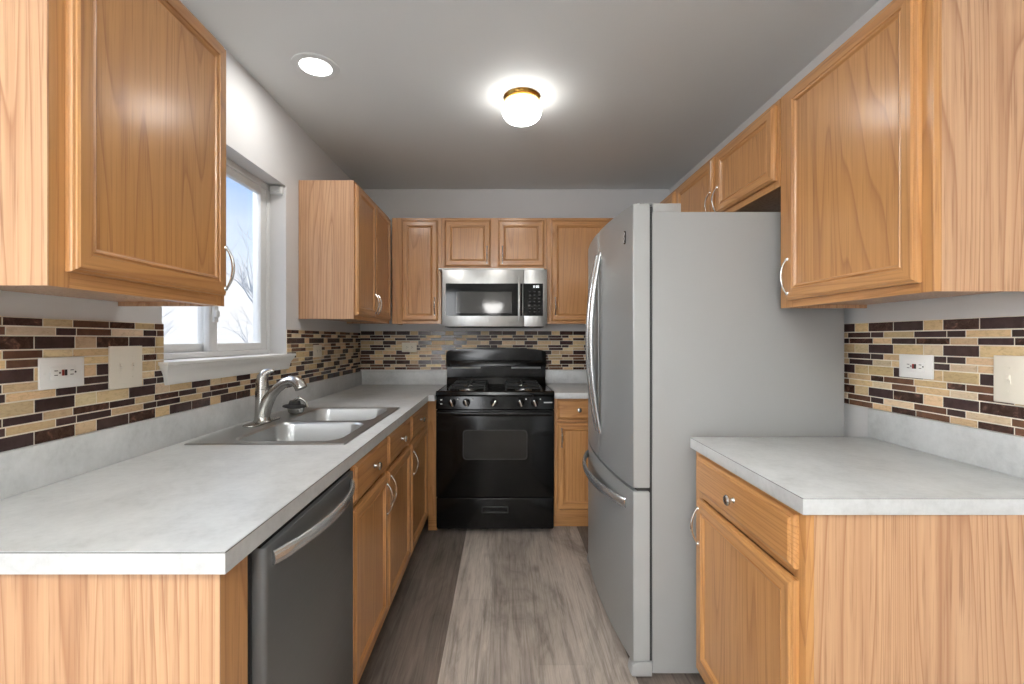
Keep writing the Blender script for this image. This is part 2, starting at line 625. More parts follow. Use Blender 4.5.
box(bm, -1.212, -1.198, 1.91, 1.94, 1.33, 1.40, 0, 0.004)
box(bm, -1.198, -1.186, 1.905, 1.93, 1.352, 1.38, 0, 0.004)
wpart('latch', bm, VINYL, win)
# stool with a moulded apron under it
bm = nb()
lv = [(1.186, 0.038, 1.493, 2.412), (1.185, 0.040, 1.491, 2.414), (1.175, 0.040, 1.491, 2.414), (1.173, 0.035, 1.496, 2.409), (1.164, 0.034, 1.498, 2.407),
      (1.156, 0.028, 1.505, 2.400), (1.144, 0.022, 1.511, 2.394), (1.130, 0.019, 1.515, 2.390), (1.116, 0.017, 1.517, 2.388), (1.108, 0.013, 1.520, 2.385)]
rings = [[bm.verts.new(p) for p in ((XL - 0.0, a, z), (XL + d, a, z), (XL + d, c, z), (XL - 0.0, c, z))] for z, d, a, c in lv]
for r1, r2 in zip(rings, rings[1:]):
    for q in range(4):
        bm.faces.new((r1[q], r1[(q + 1) % 4], r2[(q + 1) % 4], r2[q]))
bm.faces.new(rings[0]); bm.faces.new(rings[-1])
box(bm, -1.283, XL, y0, y1, WIN[2], 1.1855)
wpart('window_sill', bm, WHITE, win)
# bracket of a missing blind
bm = nb()
box(bm, -1.20, -1.135, 2.362, 2.382, 2.008, 2.050, 0, 0.003)
box(bm, -1.19, -1.145, 2.352, 2.364, 2.02, 2.045, 0, 0.003)
tag(link('blind_bracket', bm, VINYL, None, (-1.16, 2.375, 2.01)), 'small clear plastic blind bracket in the top corner of the window recess', 'bracket')

# ------------------------------------------------------------------ outside
bm = nb(); box(bm, -60, -1.6, -40, 70, -0.9, -0.6)
struct('ground', bm, GRASS, (-10, 5, -0.6))


def bare_tree(x, y, h, seed, label):
    r = random.Random(seed)
    bm = nb()

    def br(p, d, L, rad, lev):
        q = [p]
        for i in range(4):
            d = (d + Vector((r.uniform(-.2, .2), r.uniform(-.2, .2), r.uniform(-.05, .15)))).normalized()
            q.append(q[-1] + d * L / 4)
        tube(bm, q, [rad * (1 - 0.13 * i) for i in range(5)], 5 if lev else 8)
        if lev < 4:
            for i in range(4 if lev < 2 else 3):
                s = q[r.randint(1, 4)]
                nd = (d + Vector((r.uniform(-1, 1), r.uniform(-1, 1), r.uniform(-.2, .6))) * 0.8).normalized()
                br(s, nd, L * r.uniform(0.5, 0.75), rad * 0.5, lev + 1)
    br(Vector((x, y, -0.6)), Vector((0, 0, 1)), h * 0.42, h * 0.010, 0)
    tag(link('bare_tree', bm, BARK, None, (x, y, -0.6)), label, 'tree', 'bare trees outside the window')


bare_tree(-17.0, 23.0, 5.5, 1, 'bare leafless tree low behind the left window pane')
bare_tree(-13.0, 24.0, 5.2, 5, 'bare leafless tree low in the middle of the right window pane')
bare_tree(-19.0, 36.0, 13.0, 9, 'tall bare tree with branches against the sky in the right window pane')
bare_tree(-21.0, 23.5, 6.0, 12, 'bare leafless tree at the far left of the window view')

# ------------------------------------------------------------------ cabinet parts (local: x across, y into the wall, z up, face frame front at y=0)
def ring_panel(bm, w_, h_, prof, back=0.0, open_centre=False):
    """mitred rings: prof = [(inset, height)]; front looks to -y; mats 0 upright, 1 level"""
    R = []
    for ins, d in prof:
        R.append([bm.verts.new(p) for p in ((ins, -d, ins), (w_ - ins, -d, ins), (w_ - ins, -d, h_ - ins), (ins, -d, h_ - ins))])
    for a, c in zip(R, R[1:]):
        for q in range(4):
            bm.faces.new((a[q], a[(q + 1) % 4], c[(q + 1) % 4], c[q])).material_index = 1 if q in (0, 2) else 0
    bm.faces.new(R[0][::-1]).material_index = 0
    f = bm.faces.new(R[-1])
    f.material_index = 0
    return f


def pull(x, z, y0, L=0.118, out=0.021):
    bm = nb()
    pts, rad = [], []
    for i in range(17):
        s = i / 16
        pts.append((x, y0 - out * math.sin(PI * s) ** 0.75 - 0.001, z - L / 2 + L * s))
        rad.append(0.0032 + 0.0014 * math.sin(PI * s) + (0.0016 if i in (0, 16) else 0))
    tube(bm, pts, rad, 10)
    for s in (-1, 1):
        lathe(bm, [(0, 0.004), (0.005, 0.0038), (0.0068, 0.0)], Matrix.Translation((x, y0, z + s * L / 2)) @ Matrix.Rotation(PI / 2, 4, 'X'), 14)
    return bm


def add_door(root, x0, x1, z0, z1, hx=None, hz=None, y=0.0, fw=0.055, th=0.019):
    w_, h_ = x1 - x0, z1 - z0
    bm = nb()
    prof = [(0.0, 0.0), (0.0, th * 0.45), (0.0015, th * 0.62), (0.006, th * 0.72), (0.0065, th * 0.86), (0.011, th), (fw - 0.018, th), (fw - 0.0165, th - 0.0042), (fw - 0.0135, th - 0.0048),
            (fw - 0.0105, th - 0.0015), (fw - 0.0065, th - 0.0035), (fw - 0.0045, th - 0.0075), (fw, th - 0.0095)]
    ring_panel(bm, w_, h_, prof)
    bmesh.ops.translate(bm, verts=bm.verts[:], vec=(x0, y, z0))
    d = link('door', bm, [OAK_V, OAK_H], root, smooth=28)
    bm = nb()
    a = fw - 0.003
    box(bm, x0 + a, x1 - a, y - (th - 0.0095) - 0.0008, y - (th - 0.0095) + 0.001, z0 + a, z1 - a)
    link('door_panel', bm, OAK_V, d, smooth=0)
    if hx is not None:
        link('handle', pull(hx, hz, y - th), CHROME, d)
    return d


def add_drawer(root, x0, x1, z0, z1, y=0.0, th=0.019, knob=True):
    bm = nb()
    prof = [(0, 0), (0, th * 0.4), (0.002, th * 0.6), (0.008, th * 0.72), (0.009, th * 0.86), (0.014, th), (0.03, th)]
    ring_panel(bm, x1 - x0, z1 - z0, prof)
    for f in bm.faces:
        f.material_index = 0
    bmesh.ops.translate(bm, verts=bm.verts[:], vec=(x0, y, z0))
    d = link('drawer_front', bm, [OAK_H], root, smooth=28)
    if knob:
        bm = nb()
        lathe(bm, [(0.008, 0.0), (0.0055, 0.004), (0.0055, 0.012), (0.0145, 0.016), (0.0155, 0.02), (0.012, 0.0245), (0.006, 0.0262), (0, 0.0265)],
              Matrix.Translation(((x0 + x1) / 2, y - th, (z0 + z1) / 2)) @ Matrix.Rotation(PI / 2, 4, 'X'), 20)
        link('knob', bm, NICKEL, d)
    return d


def frame_parts(root, w_, z0, h_, stiles, rails):
    """stiles [(x0,x1)], rails [(z0,z1)]; face frame 19 mm thick"""
    bm = nb()
    for a, c in stiles:
        box(bm, a, c, 0, 0.019, z0, h_, 0, 0.0008, 1)
    st = sorted(stiles)
    for za, zb in rails:
        for (a, c), (a2, c2) in zip(st, st[1:]):
            box(bm, c, a2, 0, 0.019, za, zb, 1)
    link('face_frame', bm, [OAK_V, OAK_H], root, smooth=0)


def wall_cabinet(label, loc, rotz, w_, h_, d_, doors, stiles, rails=None, skin=False):
    """doors: (x0, x1, z0, z1, handle_x, handle_z)"""
    root = thing('wall_cabinet', label, 'cabinet', loc, rotz, 'oak wall cabinets')
    bm = nb()
    box(bm, 0, w_, 0.019, d_, 0.012, h_)
    box(bm, 0, 0.012, 0.019, d_, 0, 0.012)
    box(bm, w_ - 0.012, w_, 0.019, d_, 0, 0.012)
    if skin:
        box(bm, -0.003, 0, -0.0005, d_, 0, h_)
    link('carcass', bm, VEN, root, smooth=0)
    frame_parts(root, w_, 0, h_, stiles, rails or [(0, 0.036), (h_ - 0.036, h_)])
    for a in doors:
        add_door(root, *a)
    return root


def base_cabinet(name, label, loc, rotz, w_, d_, doors, drawers, stiles, rails=None, toe=(None, None), open_top=False, top=0.868):
    root = thing(name, label, 'cabinet', loc, rotz, 'oak base cabinets')
    bm = nb()
    if open_top:
        box(bm, 0, 0.016, 0.019, d_, 0.105, top)
        box(bm, w_ - 0.016, w_, 0.019, d_, 0.105, top)
        box(bm, 0.016, w_ - 0.016, 0.019, d_, 0.105, 0.121)
        box(bm, 0.016, w_ - 0.016, d_ - 0.008, d_, 0.121, top)
    else:
        box(bm, 0, w_, 0.019, d_, 0.105, top)
    link('carcass', bm, VEN, root, smooth=0)
    bm = nb()
    box(bm, toe[0] or 0, w_ if toe[1] is None else toe[1], 0.09, d_ - 0.02, 0, 0.105)
    link('toe_kick', bm, OAK_H, root, smooth=0)
    frame_parts(root, w_, 0.105, top, stiles, rails or [(0.105, 0.143), (0.72, 0.735), (0.862, top)])
    for a in doors:
        add_door(root, *a)
    for a in drawers:
        add_drawer(root, *a)
    return root


R90 = PI / 2
HZU = 0.10      # handle centre above an upper door's bottom edge

# --- wall cabinets
# left wall, near the camera
wall_cabinet('oak wall cabinet with one door hung between the camera and the window', (-0.820, 0.830, 1.357), R90, 0.524, 0.762, 0.303,
             [(0.032, 0.512, 0.030, 0.748, 0.499, 0.108)], [(0, 0.04), (0.486, 0.524)], skin=True)
# left wall, beyond the window
wall_cabinet('oak wall cabinet with two doors hung beyond the window above the far counter corner', (-0.820, 2.530, 1.372), R90, 0.785, 0.762, 0.303,
             [(0.018, 0.385, 0.022, 0.745, 0.358, 0.11), (0.392, 0.765, 0.022, 0.745, 0.418, 0.11)], [(0, 0.038), (0.37, 0.408), (0.747, 0.785)], skin=True)
YF = 3.315      # face frames of the back run
k = (YF - 0.019) / 460.0


def bx(px_):
    return (px_ - 503.0) * k


x0 = -0.80
wall_cabinet('narrow oak wall cabinet with one door to the left of the microwave', (x0, YF, 1.372), 0, bx(441) - x0, 0.762, 0.303,
             [(bx(401.5) - x0, bx(437.7) - x0, 0.020, 0.742, bx(434.5) - x0, 0.125)], [(0, bx(405) - x0), (bx(434) - x0, bx(441) - x0)])
x0 = bx(441) + 0.001
wall_cabinet('short oak wall cabinet with two small doors directly above the microwave', (x0, YF, 1.766), 0, bx(546.5) - x0, 0.368, 0.303,
             [(bx(444.5) - x0, bx(490.5) - x0, 0.018, 0.348, bx(487) - x0, 0.10), (bx(498.2) - x0, bx(544.3) - x0, 0.018, 0.348, bx(502.5) - x0, 0.10)],
             [(0, bx(447) - x0), (bx(487) - x0, bx(501) - x0), (bx(541) - x0, bx(546.5) - x0)])
x0 = bx(546.5) + 0.001
wall_cabinet('oak wall cabinet with one door to the right of the microwave, partly behind the refrigerator', (x0, YF, 1.372), 0, 0.985 - x0, 0.762, 0.303,
             [(bx(551.5) - x0, bx(551.5) - x0 + 0.44, 0.020, 0.742, bx(555.5) - x0, 0.125)], [(0, bx(555) - x0), (bx(551.5) - x0 + 0.40, 0.985 - x0)])
# right wall: local x runs towards the camera
wall_cabinet('large oak wall cabinet with one door hung on the right above the short counter', (1.005, 1.665, 1.372), -R90, 0.592, 0.762, 0.303,
             [(0.055, 0.562, 0.024, 0.748, 0.068, 0.106)], [(0, 0.07), (0.555, 0.592)])
wall_cabinet('short oak wall cabinet with two doors hung above the refrigerator', (1.005, 2.640, 1.815), -R90, 0.970, 0.319, 0.303,
             [(0.020, 0.462, 0.026, 0.302, 0.446, 0.085), (0.503, 0.955, 0.026, 0.302, 0.52, 0.085)], [(0, 0.038), (0.446, 0.52), (0.932, 0.97)])
wall_cabinet('oak wall cabinet in the far right corner, showing only a sliver past the refrigerator', (1.005, 3.290, 1.372), -R90, 0.645, 0.762, 0.303,
             [(0.03, 0.62, 0.022, 0.745, 0.60, 0.11)], [(0, 0.04), (0.605, 0.645)])

# --- base cabinets
TILT = 0.0044


def FX(y):
    return -0.4815 - (y - 0.766) * TILT


rl = R90 + TILT
# end unit by the camera: finished end panel and filler stile beside the dishwasher
root = thing('end_cabinet', 'oak end panel with filler strip under the near left counter, left of the dishwasher', 'cabinet', (FX(0.784), 0.784, 0), rl, 'oak base cabinets')
bm = nb(); box(bm, -0.003, 0.016, 0.019, 0.62, 0, 0.868)
box(bm, -0.003, 0, -0.0005, 0.019, 0, 0.868)
link('end_panel', bm, VEN, root, smooth=0)
bm = nb(); box(bm, 0, 0.084, 0, 0.019, 0, 0.868)
link('filler_strip', bm, OAK_V, root, smooth=0)

ys = 1.428
base_cabinet('base_cabinet', 'oak sink base cabinet with two doors and two knobbed fronts, right of the dishwasher', (FX(ys), ys, 0), rl, 0.942, 0.60,
             [(0.031, 0.447, 0.15, 0.715, 0.428, 0.615), (0.472, 0.921, 0.15, 0.715, 0.492, 0.63)],
             [(0.031, 0.447, 0.738, 0.864), (0.472, 0.921, 0.738, 0.864)], [(0, 0.038), (0.435, 0.485), (0.905, 0.942)], open_top=True)
ys = 2.371
base_cabinet('base_cabinet', 'narrow oak base cabinet with one door and drawer, left of the black range', (FX(ys), ys, 0), rl, 0.63, 0.58,
             [(0.019, 0.503, 0.15, 0.715, 0.045, 0.61)], [(0.019, 0.503, 0.738, 0.864)], [(0, 0.035), (0.487, 0.63)])
root = thing('corner_cabinet', 'plain oak corner filler between the left cabinets and the black range', 'cabinet', (-0.493, 3.004, 0), 0, 'oak base cabinets')
bm = nb(); box(bm, 0, 0.058, 0, 0.019, 0.105, 0.868, 0, 0.001, 1); link('filler_strip', bm, OAK_V, root, smooth=0)
bm = nb(); box(bm, 0, 0.058, 0.03, 0.045, 0, 0.105); link('toe_kick', bm, OAK_H, root, smooth=0)
bm = nb(); box(bm, 0.03, 0.058, 0.019, 0.60, 0.105, 0.868); link('end_panel', bm, VEN, root, smooth=0)
x0 = 0.335
base_cabinet('base_cabinet', 'oak base cabinet with one drawer and one door between the range and the refrigerator', (x0, 3.01, 0), 0, 0.965, 0.60,
             [(0.019, 0.300, 0.15, 0.715, 0.047, 0.62)], [(0.019, 0.300, 0.738, 0.864)], [(0, 0.035), (0.285, 0.965)], top=0.876)
yf = 1.62
base_cabinet('base_cabinet', 'oak base cabinet with one drawer and one door under the short right counter', (0.680, yf, 0), -R90 - 0.02, 0.605, 0.635,
             [(0.045, 0.582, 0.15, 0.715, 0.062, 0.628)], [(0.045, 0.582, 0.741, 0.864)], [(0, 0.06), (0.567, 0.605)], toe=(0.0, 0.605), top=0.876)

# ------------------------------------------------------------------ worktops
ZT, ZB = 0.914, 0.8765       # right-hand and far counters
ZL, ZLB = 0.906, 0.8685     # the long left counter sits a hair lower
SINK = (-1.064, -0.534, 1.542, 2.362)


def edge(u, v):
    if abs(u + 0.4626) < 1e-6:
        return (-0.4626 - (v - 0.766) * TILT, v)
    return (u, v)


ct = thing('countertop', 'long grey laminate counter with the sink, running along the left wall to the range', 'counter', (-0.8, 0.766, ZLB))
bm = nb()
cells(bm, [XL, SINK[0] + 0.02, SINK[1] - 0.02, -0.4626, -0.4335], [0.766, SINK[2] + 0.02, SINK[3] - 0.02, 2.91, YB],
      lambda u, v: not (SINK[0] < u < SINK[1] and SINK[2] < v < SINK[3]) and (u < -0.4626 or v > 2.91), ZLB, ZL, 2, 0, edge)
bmesh.ops.recalc_face_normals(bm, faces=bm.faces[:])
ed = [e_ for e_ in bm.edges if len(e_.link_faces) == 2 and e_.calc_face_angle(0) > 0.5 and all(abs(v_.co.z - ZL) < 1e-6 for v_ in e_.verts) and not all(SINK[0] < v_.co.x < SINK[1] and SINK[2] < v_.co.y < SINK[3] for v_ in e_.verts)]
bmesh.ops.bevel(bm, geom=ed, offset=0.0015, segments=2, affect='EDGES')
wpart('slab', bm, LAM, ct)
bm = nb(); box(bm, XL + 0.0005, XL + 0.021, 0.766, YB - 0.021, ZL, 1.008, 0, 0.002)
wpart('upstand', bm, LAM, ct)
bm = nb(); box(bm, XL + 0.0005, -0.4335, YB - 0.0205, YB - 0.0005, ZL, 1.008, 0, 0.002)
wpart('upstand', bm, LAM, ct)

ctl = ct
ct = thing('countertop', 'small grey laminate counter between the black range and the refrigerator', 'counter', (0.8, 2.965, ZB))
bm = nb(); box(bm, 0.334, XR, 2.965, YB, ZB, ZT, 0, 0.0015)
wpart('slab', bm, LAM, ct)
bm = nb(); box(bm, 0.334, XR, YB - 0.0205, YB - 0.0005, ZT, 1.016, 0, 0.002)
wpart('upstand', bm, LAM, ct)

ct = thing('countertop', 'short grey laminate counter on the right in front of the refrigerator', 'counter', (0.98, 1.003, ZB))
bm = nb(); prism(bm, [(0.654, 1.003), (XR, 1.003), (XR, 1.628), (0.663, 1.628)], 2, ZB, ZT, 0, 0.0012)
wpart('slab', bm, LAM, ct)
bm = nb(); box(bm, XR - 0.0205, XR - 0.0005, 1.003, 1.628, ZT, 1.016, 0, 0.002)
wpart('upstand', bm, LAM, ct)

SEAM = base('laminate_seam', srgb(96, 95, 92), 0.5)[0]


def seam(par, a, c, z):
    a, c = Vector(a), Vector(c)
    d = (c - a).normalized()
    n_ = Vector((d.y, -d.x))
    bm = nb()
    prism(bm, [tuple(a + n_ * 0.0004), tuple(c + n_ * 0.0004), tuple(c - n_ * 0.001), tuple(a - n_ * 0.001)], 2, z - 0.0024, z - 0.0012)
    wpart('edge_seam', bm, SEAM, par, 0)


seam(ct, (0.654, 1.003), (XR, 1.003), ZT)
seam(ct, (0.663, 1.628), (0.654, 1.003), ZT)
seam(ctl, (XL, 0.766), (-0.4626, 0.766), ZL)
seam(ctl, (-0.4626, 0.766), (-0.4626 - 2.144 * TILT, 2.91), ZL)

# ------------------------------------------------------------------ mosaic backsplashes
T_, A_, B_ = [0.105, 0.110, 0.063], [0.056, 0.116, 0.108], [0.078, 0.091, 0.111]
ROWS = [(T_, 'mdt', 0.0), (A_, 'dtd', 0.002), (B_, 'tdm', 0.012), (T_, 'dtc', 0.0), (A_, 'dtd', 0.002), (B_, 'ctd', 0.012),
        (T_, 'tdt', 0.0), (A_, 'mbt', 0.002), (B_, 'cbt', 0.012), (T_, 'dmt', 0.0), (A_, 'dcb', 0.002), (B_, 'tmb', 0.012)]
PER = 0.278
HT, HN, GR = 0.0298, 0.0180, 0.00345
TC = {'d': ((70, 53, 50), 0), 'b': ((108, 76, 58), 0), 'm': ((80, 57, 48), 1), 't': ((210, 181, 138), 2), 'c': ((216, 194, 158), 2)}


def mosaic(label, to3, u0, u1, ztop, anchor, flip, cut=None, loc=(0, 0, 0), seed=1):
    """to3(u, depth, z); rows run down from ztop; flip = sheet turned half round"""
    r = random.Random(seed)
    bm = nb()
    lay = bm.loops.layers.float_color.new('Col')
    rows = ROWS[::-1] if flip else ROWS
    z = ztop

    def tile(ua, ub, za, zb, kind):
        (rr, gg, bb), mi = TC[kind]
        f_ = r.uniform(0.9, 1.1)
        col = srgb(min(255, rr * f_), min(255, gg * f_ * r.uniform(0.98, 1.02)), min(255, bb * f_ * r.uniform(0.97, 1.04)))
        c_ = 0.0014
        o1 = [bm.verts.new(to3(*p)) for p in ((ua, 0.003, za), (ub, 0.003, za), (ub, 0.003, zb), (ua, 0.003, zb))]
        o2 = [bm.verts.new(to3(*p)) for p in ((ua, 0.0062, za), (ub, 0.0062, za), (ub, 0.0062, zb), (ua, 0.0062, zb))]
        o3 = [bm.verts.new(to3(*p)) for p in ((ua + c_, 0.0072, za + c_), (ub - c_, 0.0072, za + c_), (ub - c_, 0.0072, zb - c_), (ua + c_, 0.0072, zb - c_))]
        fs = [bm.faces.new(o3)]
        for P_, Q_ in ((o1, o2), (o2, o3)):
            for q in range(4):
                fs.append(bm.faces.new((P_[q], P_[(q + 1) % 4], Q_[(q + 1) % 4], Q_[q])))
        for f in fs:
            f.material_index = mi
            for l in f.loops:
                l[lay] = col
    for lens, kinds, sh in rows:
        h_ = HT if lens is T_ else HN
        zb, za = z - GR / 2, z - h_ - GR / 2
        z -= h_ + GR
        if flip:
            lens, kinds, sh = lens[::-1], kinds[::-1], -sh
        u = anchor + sh - PER * (int((anchor + sh - u0) / PER) + 2)
        i = 0
        while u < u1:
            L = lens[i % 3]
            a, c_ = max(u, u0) + GR / 2, min(u + L, u1) - GR / 2
            u += L
            kd = kinds[i % 3]
            i += 1
            if c_ - a < 0.006:
                continue
            spans = [(a, c_)]
            if cut and zb > cut[2] and za < cut[3]:
                spans = [(a, min(c_, cut[0])), (max(a, cut[1]), c_)]
            for s0, s1 in spans:
                if s1 - s0 > 0.006:
                    tile(s0, s1, za, zb, kd)
    # grout bed
    zc = z
    segs = [(u0, u1, zc, ztop)] if not cut else [(u0, cut[0], zc, ztop), (cut[1], u1, zc, ztop), (cut[0], cut[1], zc, cut[2])]
    for ua, ub, za, zb in segs:
        pts = [to3(ua, 0.0004, za), to3(ub, 0.0052, zb)]
        x_, y_, z_ = zip(*pts)
        box(bm, min(x_), max(x_), min(y_), max(y_), min(z_), max(z_), 3)
    return tag(link('tile_backsplash', bm, [TILE_D, TILE_M, TILE_T, GROUT], None, loc, smooth=0), label, 'backsplash', 'mosaic tile backsplashes')


ZTT = 1.3195
mosaic('brown and tan mosaic tile backsplash along the left wall under the window', lambda u, d, z: (XL + d, u, z), 0.766, YB - 0.008, ZTT - 0.008, 1.203, True,
       (WIN[0], WIN[1], 1.135, 2.0), (XL, 2.2, 1.008), 11)
mosaic('brown and tan mosaic tile backsplash on the far wall behind the range', lambda u, d, z: (u, YB - d, z), XL + 0.001, XR - 0.001, ZTT + 0.006, -0.945, False, None, (0, YB, 1.016), 12)
mosaic('brown and cream mosaic tile backsplash on the right wall above the short counter', lambda u, d, z: (XR - d, -u, z), -2.40, -0.95, ZTT, -1.642, False, None, (XR, 1.3, 1.016), 13)


# ------------------------------------------------------------------ outlets and switches (local: x across, y into wall, z up, centre at origin)
def slots(par, cx, dx):
    for z in (0.0055, -0.0055):
        bm = nb(); box(bm, cx - 0.0045, cx + 0.004, -0.0092, -0.0084, z - 0.0009, z + 0.0009)
        link('slot', bm, SLOT, par, smooth=0)
    bm = nb(); lathe(bm, [(0.0024, 0), (0.0024, 0.0006), (0, 0.0006)], Matrix.Translation((cx + dx, -0.0085, 0)) @ Matrix.Rotation(PI / 2, 4, 'X'), 10)
    link('ground_hole', bm, SLOT, par, smooth=0)


def plate(name, label, loc, rotz, w_, h_, kind, mat, group):
    root = thing(name, label, 'outlet' if 'outlet' in name else 'switch', loc, rotz, group)
    bm = nb()
    box(bm, -w_ / 2, w_ / 2, -0.006, 0, -h_ / 2, h_ / 2, 0, 0.002, 2)
    link('cover_plate', bm, mat, root)
    if kind == 'gfci':
        bm = nb(); box(bm, -0.034, 0.034, -0.0085, -0.006, -0.017, 0.017, 0, 0.001)
        f = link('receptacle', bm, mat, root)
        for s in (-1, 1):
            slots(f, s * 0.021, 0.0095)
        bm = nb(); box(bm, -0.0065, -0.0005, -0.0102, -0.0085, -0.0075, 0.0075, 0, 0.0006)
        link('button', bm, REDB, f)
        bm = nb(); box(bm, 0.0012, 0.0070, -0.0102, -0.0085, -0.0075, 0.0075, 0, 0.0006)
        link('button', bm, RUBBER, f)
        screws = [(-0.048, 0), (0.048, 0)]
    elif kind == 'duplex':
        bm = nb()
        for s in (-1, 1):
            lathe(bm, [(0.0165, 0.0), (0.0165, 0.002), (0.015, 0.0028), (0, 0.0028)], Matrix.Translation((s * 0.0195, -0.0058, 0)) @ Matrix.Rotation(PI / 2, 4, 'X'), 20)
        f = link('receptacle', bm, mat, root)
        for s in (-1, 1):
            slots(f, s * 0.0195, 0.009)
        screws = [(0, 0)]
    else:
        n = 2 if kind == 'double' else 1
        screws = []
        for q in range(n):
            cx = (q - (n - 1) / 2) * 0.046
            bm = nb()
            box(bm, cx - 0.0055, cx + 0.0055, -0.0075, -0.006, -0.0125, 0.0125, 0, 0.0005)
            box(bm, cx - 0.004, cx + 0.004, -0.0125, -0.006, -0.003, 0.008, 0, 0.0012, 2, Matrix.Rotation(-0.35, 4, 'X'))
            link('toggle', bm, mat, root)
            screws += [(cx, 0.030), (cx, -0.030)]
    for sx, sz in screws:
        bm = nb()
        lathe(bm, [(0.0032, 0), (0.003, 0.0008), (0, 0.001)], Matrix.Translation((sx, -0.006, sz)) @ Matrix.Rotation(PI / 2, 4, 'X'), 10)
        link('screw', bm, mat, root)
    return root


TW = 0.0073
plate('wall_outlet', 'white outlet with red and black buttons on the left tile wall, beside the double switch', (XL + TW, 1.163, 1.176), R90, 0.118, 0.078, 'gfci', WPLAST, 'wall outlets')
plate('light_switch', 'ivory double switch plate on the left tile wall beside the window sill', (XL + TW, 1.360, 1.179), R90, 0.118, 0.122, 'double', IVORY, 'light switches')
plate('wall_outlet', 'ivory outlet on the left tile wall beyond the window, before the corner', (XL + TW, 2.765, 1.19), R90, 0.118, 0.073, 'duplex', IVORY, 'wall outlets')
plate('wall_outlet', 'ivory outlet on the far tile wall left of the range', (-0.735, YB - TW, 1.197), 0, 0.116, 0.074, 'duplex', IVORY, 'wall outlets')
plate('wall_outlet', 'white outlet with red and black buttons on the right tile wall', (XR - TW, 1.448, 1.175), -R90, 0.118, 0.074, 'gfci', WPLAST, 'wall outlets')
plate('light_switch', 'ivory single switch plate on the right tile wall at the photo edge', (XR - TW, 1.180, 1.157), -R90, 0.074, 0.122, 'single', IVORY, 'light switches')

# ------------------------------------------------------------------ sink
sk = thing('sink', 'stainless double bowl sink set into the left counter', 'sink', (-0.78, 1.94, ZL))


def rrect(cx, cy, hx, hy, r, n=7):
    out = []
    for sx, sy, a0 in ((1, 1, 0), (-1, 1, PI / 2), (-1, -1, PI), (1, -1, 1.5 * PI)):
        for q in range(n):
            a = a0 + PI / 2 * q / (n - 1)
            out.append((cx + sx * (hx - r) + r * math.cos(a), cy + sy * (hy - r) + r * math.sin(a)))
    return out


def outer_pts(x0, x1, y0, y1, n=7):
    """matching points on a rectangle: middle sample of every corner sits on the corner"""
    cs = [((x1, y1)), ((x0, y1)), ((x0, y0)), ((x1, y0))]
    out = []
    for c_, (px_, py_) in enumerate(cs):
        for q in range(n):
            s = (q - (n - 1) / 2) / ((n - 1) / 2)
            L = 0.10 * abs(s)
            # before the corner: along the previous side, after it: along the next
            d = [((0, -1), (-1, 0)), ((1, 0), (0, -1)), ((0, 1), (1, 0)), ((-1, 0), (0, 1))][c_]
            v_ = d[0] if s < 0 else d[1]
            out.append((px_ + v_[0] * L, py_ + v_[1] * L))
    return out


zr = ZL + 0.005
ysplit = 1.960
bowls = [((-0.756), 1.755, 0.180, 0.172), ((-0.756), 2.150, 0.180, 0.174)]
bm = nb()
for (cx, cy, hx, hy), (ya, yb) in zip(bowls, ((SINK[2], ysplit), (ysplit, SINK[3]))):
    o1 = [bm.verts.new((x, y, zr)) for x, y in outer_pts(SINK[0], SINK[1], ya, yb)]
    i1 = [bm.verts.new((x, y, zr)) for x, y in rrect(cx, cy, hx + 0.008, hy + 0.008, 0.068)]
    i2 = [bm.verts.new((x, y, zr - 0.006)) for x, y in rrect(cx, cy, hx + 0.001, hy + 0.001, 0.063)]
    n = len(o1)
    for P_, Q_ in ((o1, i1), (i1, i2)):
        for q in range(n):
            bm.faces.new((P_[q], P_[(q + 1) % n], Q_[(q + 1) % n], Q_[q]))
# turned-down lip on the counter
lip = [(SINK[0], SINK[2]), (SINK[1], SINK[2]), (SINK[1], SINK[3]), (SINK[0], SINK[3])]
la = [bm.verts.new((x, y, zr)) for x, y in lip]
cx, cy = (SINK[0] + SINK[1]) / 2, (SINK[2] + SINK[3]) / 2
lb = [bm.verts.new((x + math.copysign(0.004, x - cx), y + math.copysign(0.004, y - cy), ZL + 0.0005)) for x, y in lip]
for q in range(4):
    bm.faces.new((la[q], la[(q + 1) % 4], lb[(q + 1) % 4], lb[q]))
bmesh.ops.remove_doubles(bm, verts=bm.verts[:], dist=0.0004)
wpart('rim', bm, STEEL_Y, sk)
for cx, cy, hx, hy in bowls:
    bm = nb()
    loops = []
    for ins, dz, r in ((0, -0.006, 0.062), (0.003, -0.03, 0.062), (0.012, -0.12, 0.062), (0.022, -0.155, 0.06), (0.045, -0.172, 0.05), (0.085, -0.178, 0.04)):
        loops.append([bm.verts.new((x, y, zr + dz)) for x, y in rrect(cx, cy, hx - ins, hy - ins, r)])
    n = len(loops[0])
    for P_, Q_ in zip(loops, loops[1:]):
        for q in range(n):
            bm.faces.new((P_[q], P_[(q + 1) % n], Q_[(q + 1) % n], Q_[q]))
    bm.faces.new(loops[-1])
    o = wpart('bowl', bm, STEEL_Y, sk, 60)
    bm = nb()
    lathe(bm, [(0.044, 0.0), (0.040, 0.003), (0.030, 0.001), (0.012, 0.001), (0, 0.002)], Matrix.Translation((cx, cy, zr - 0.178)), 24)
    d = wpart('drain', bm, CHROME, sk)

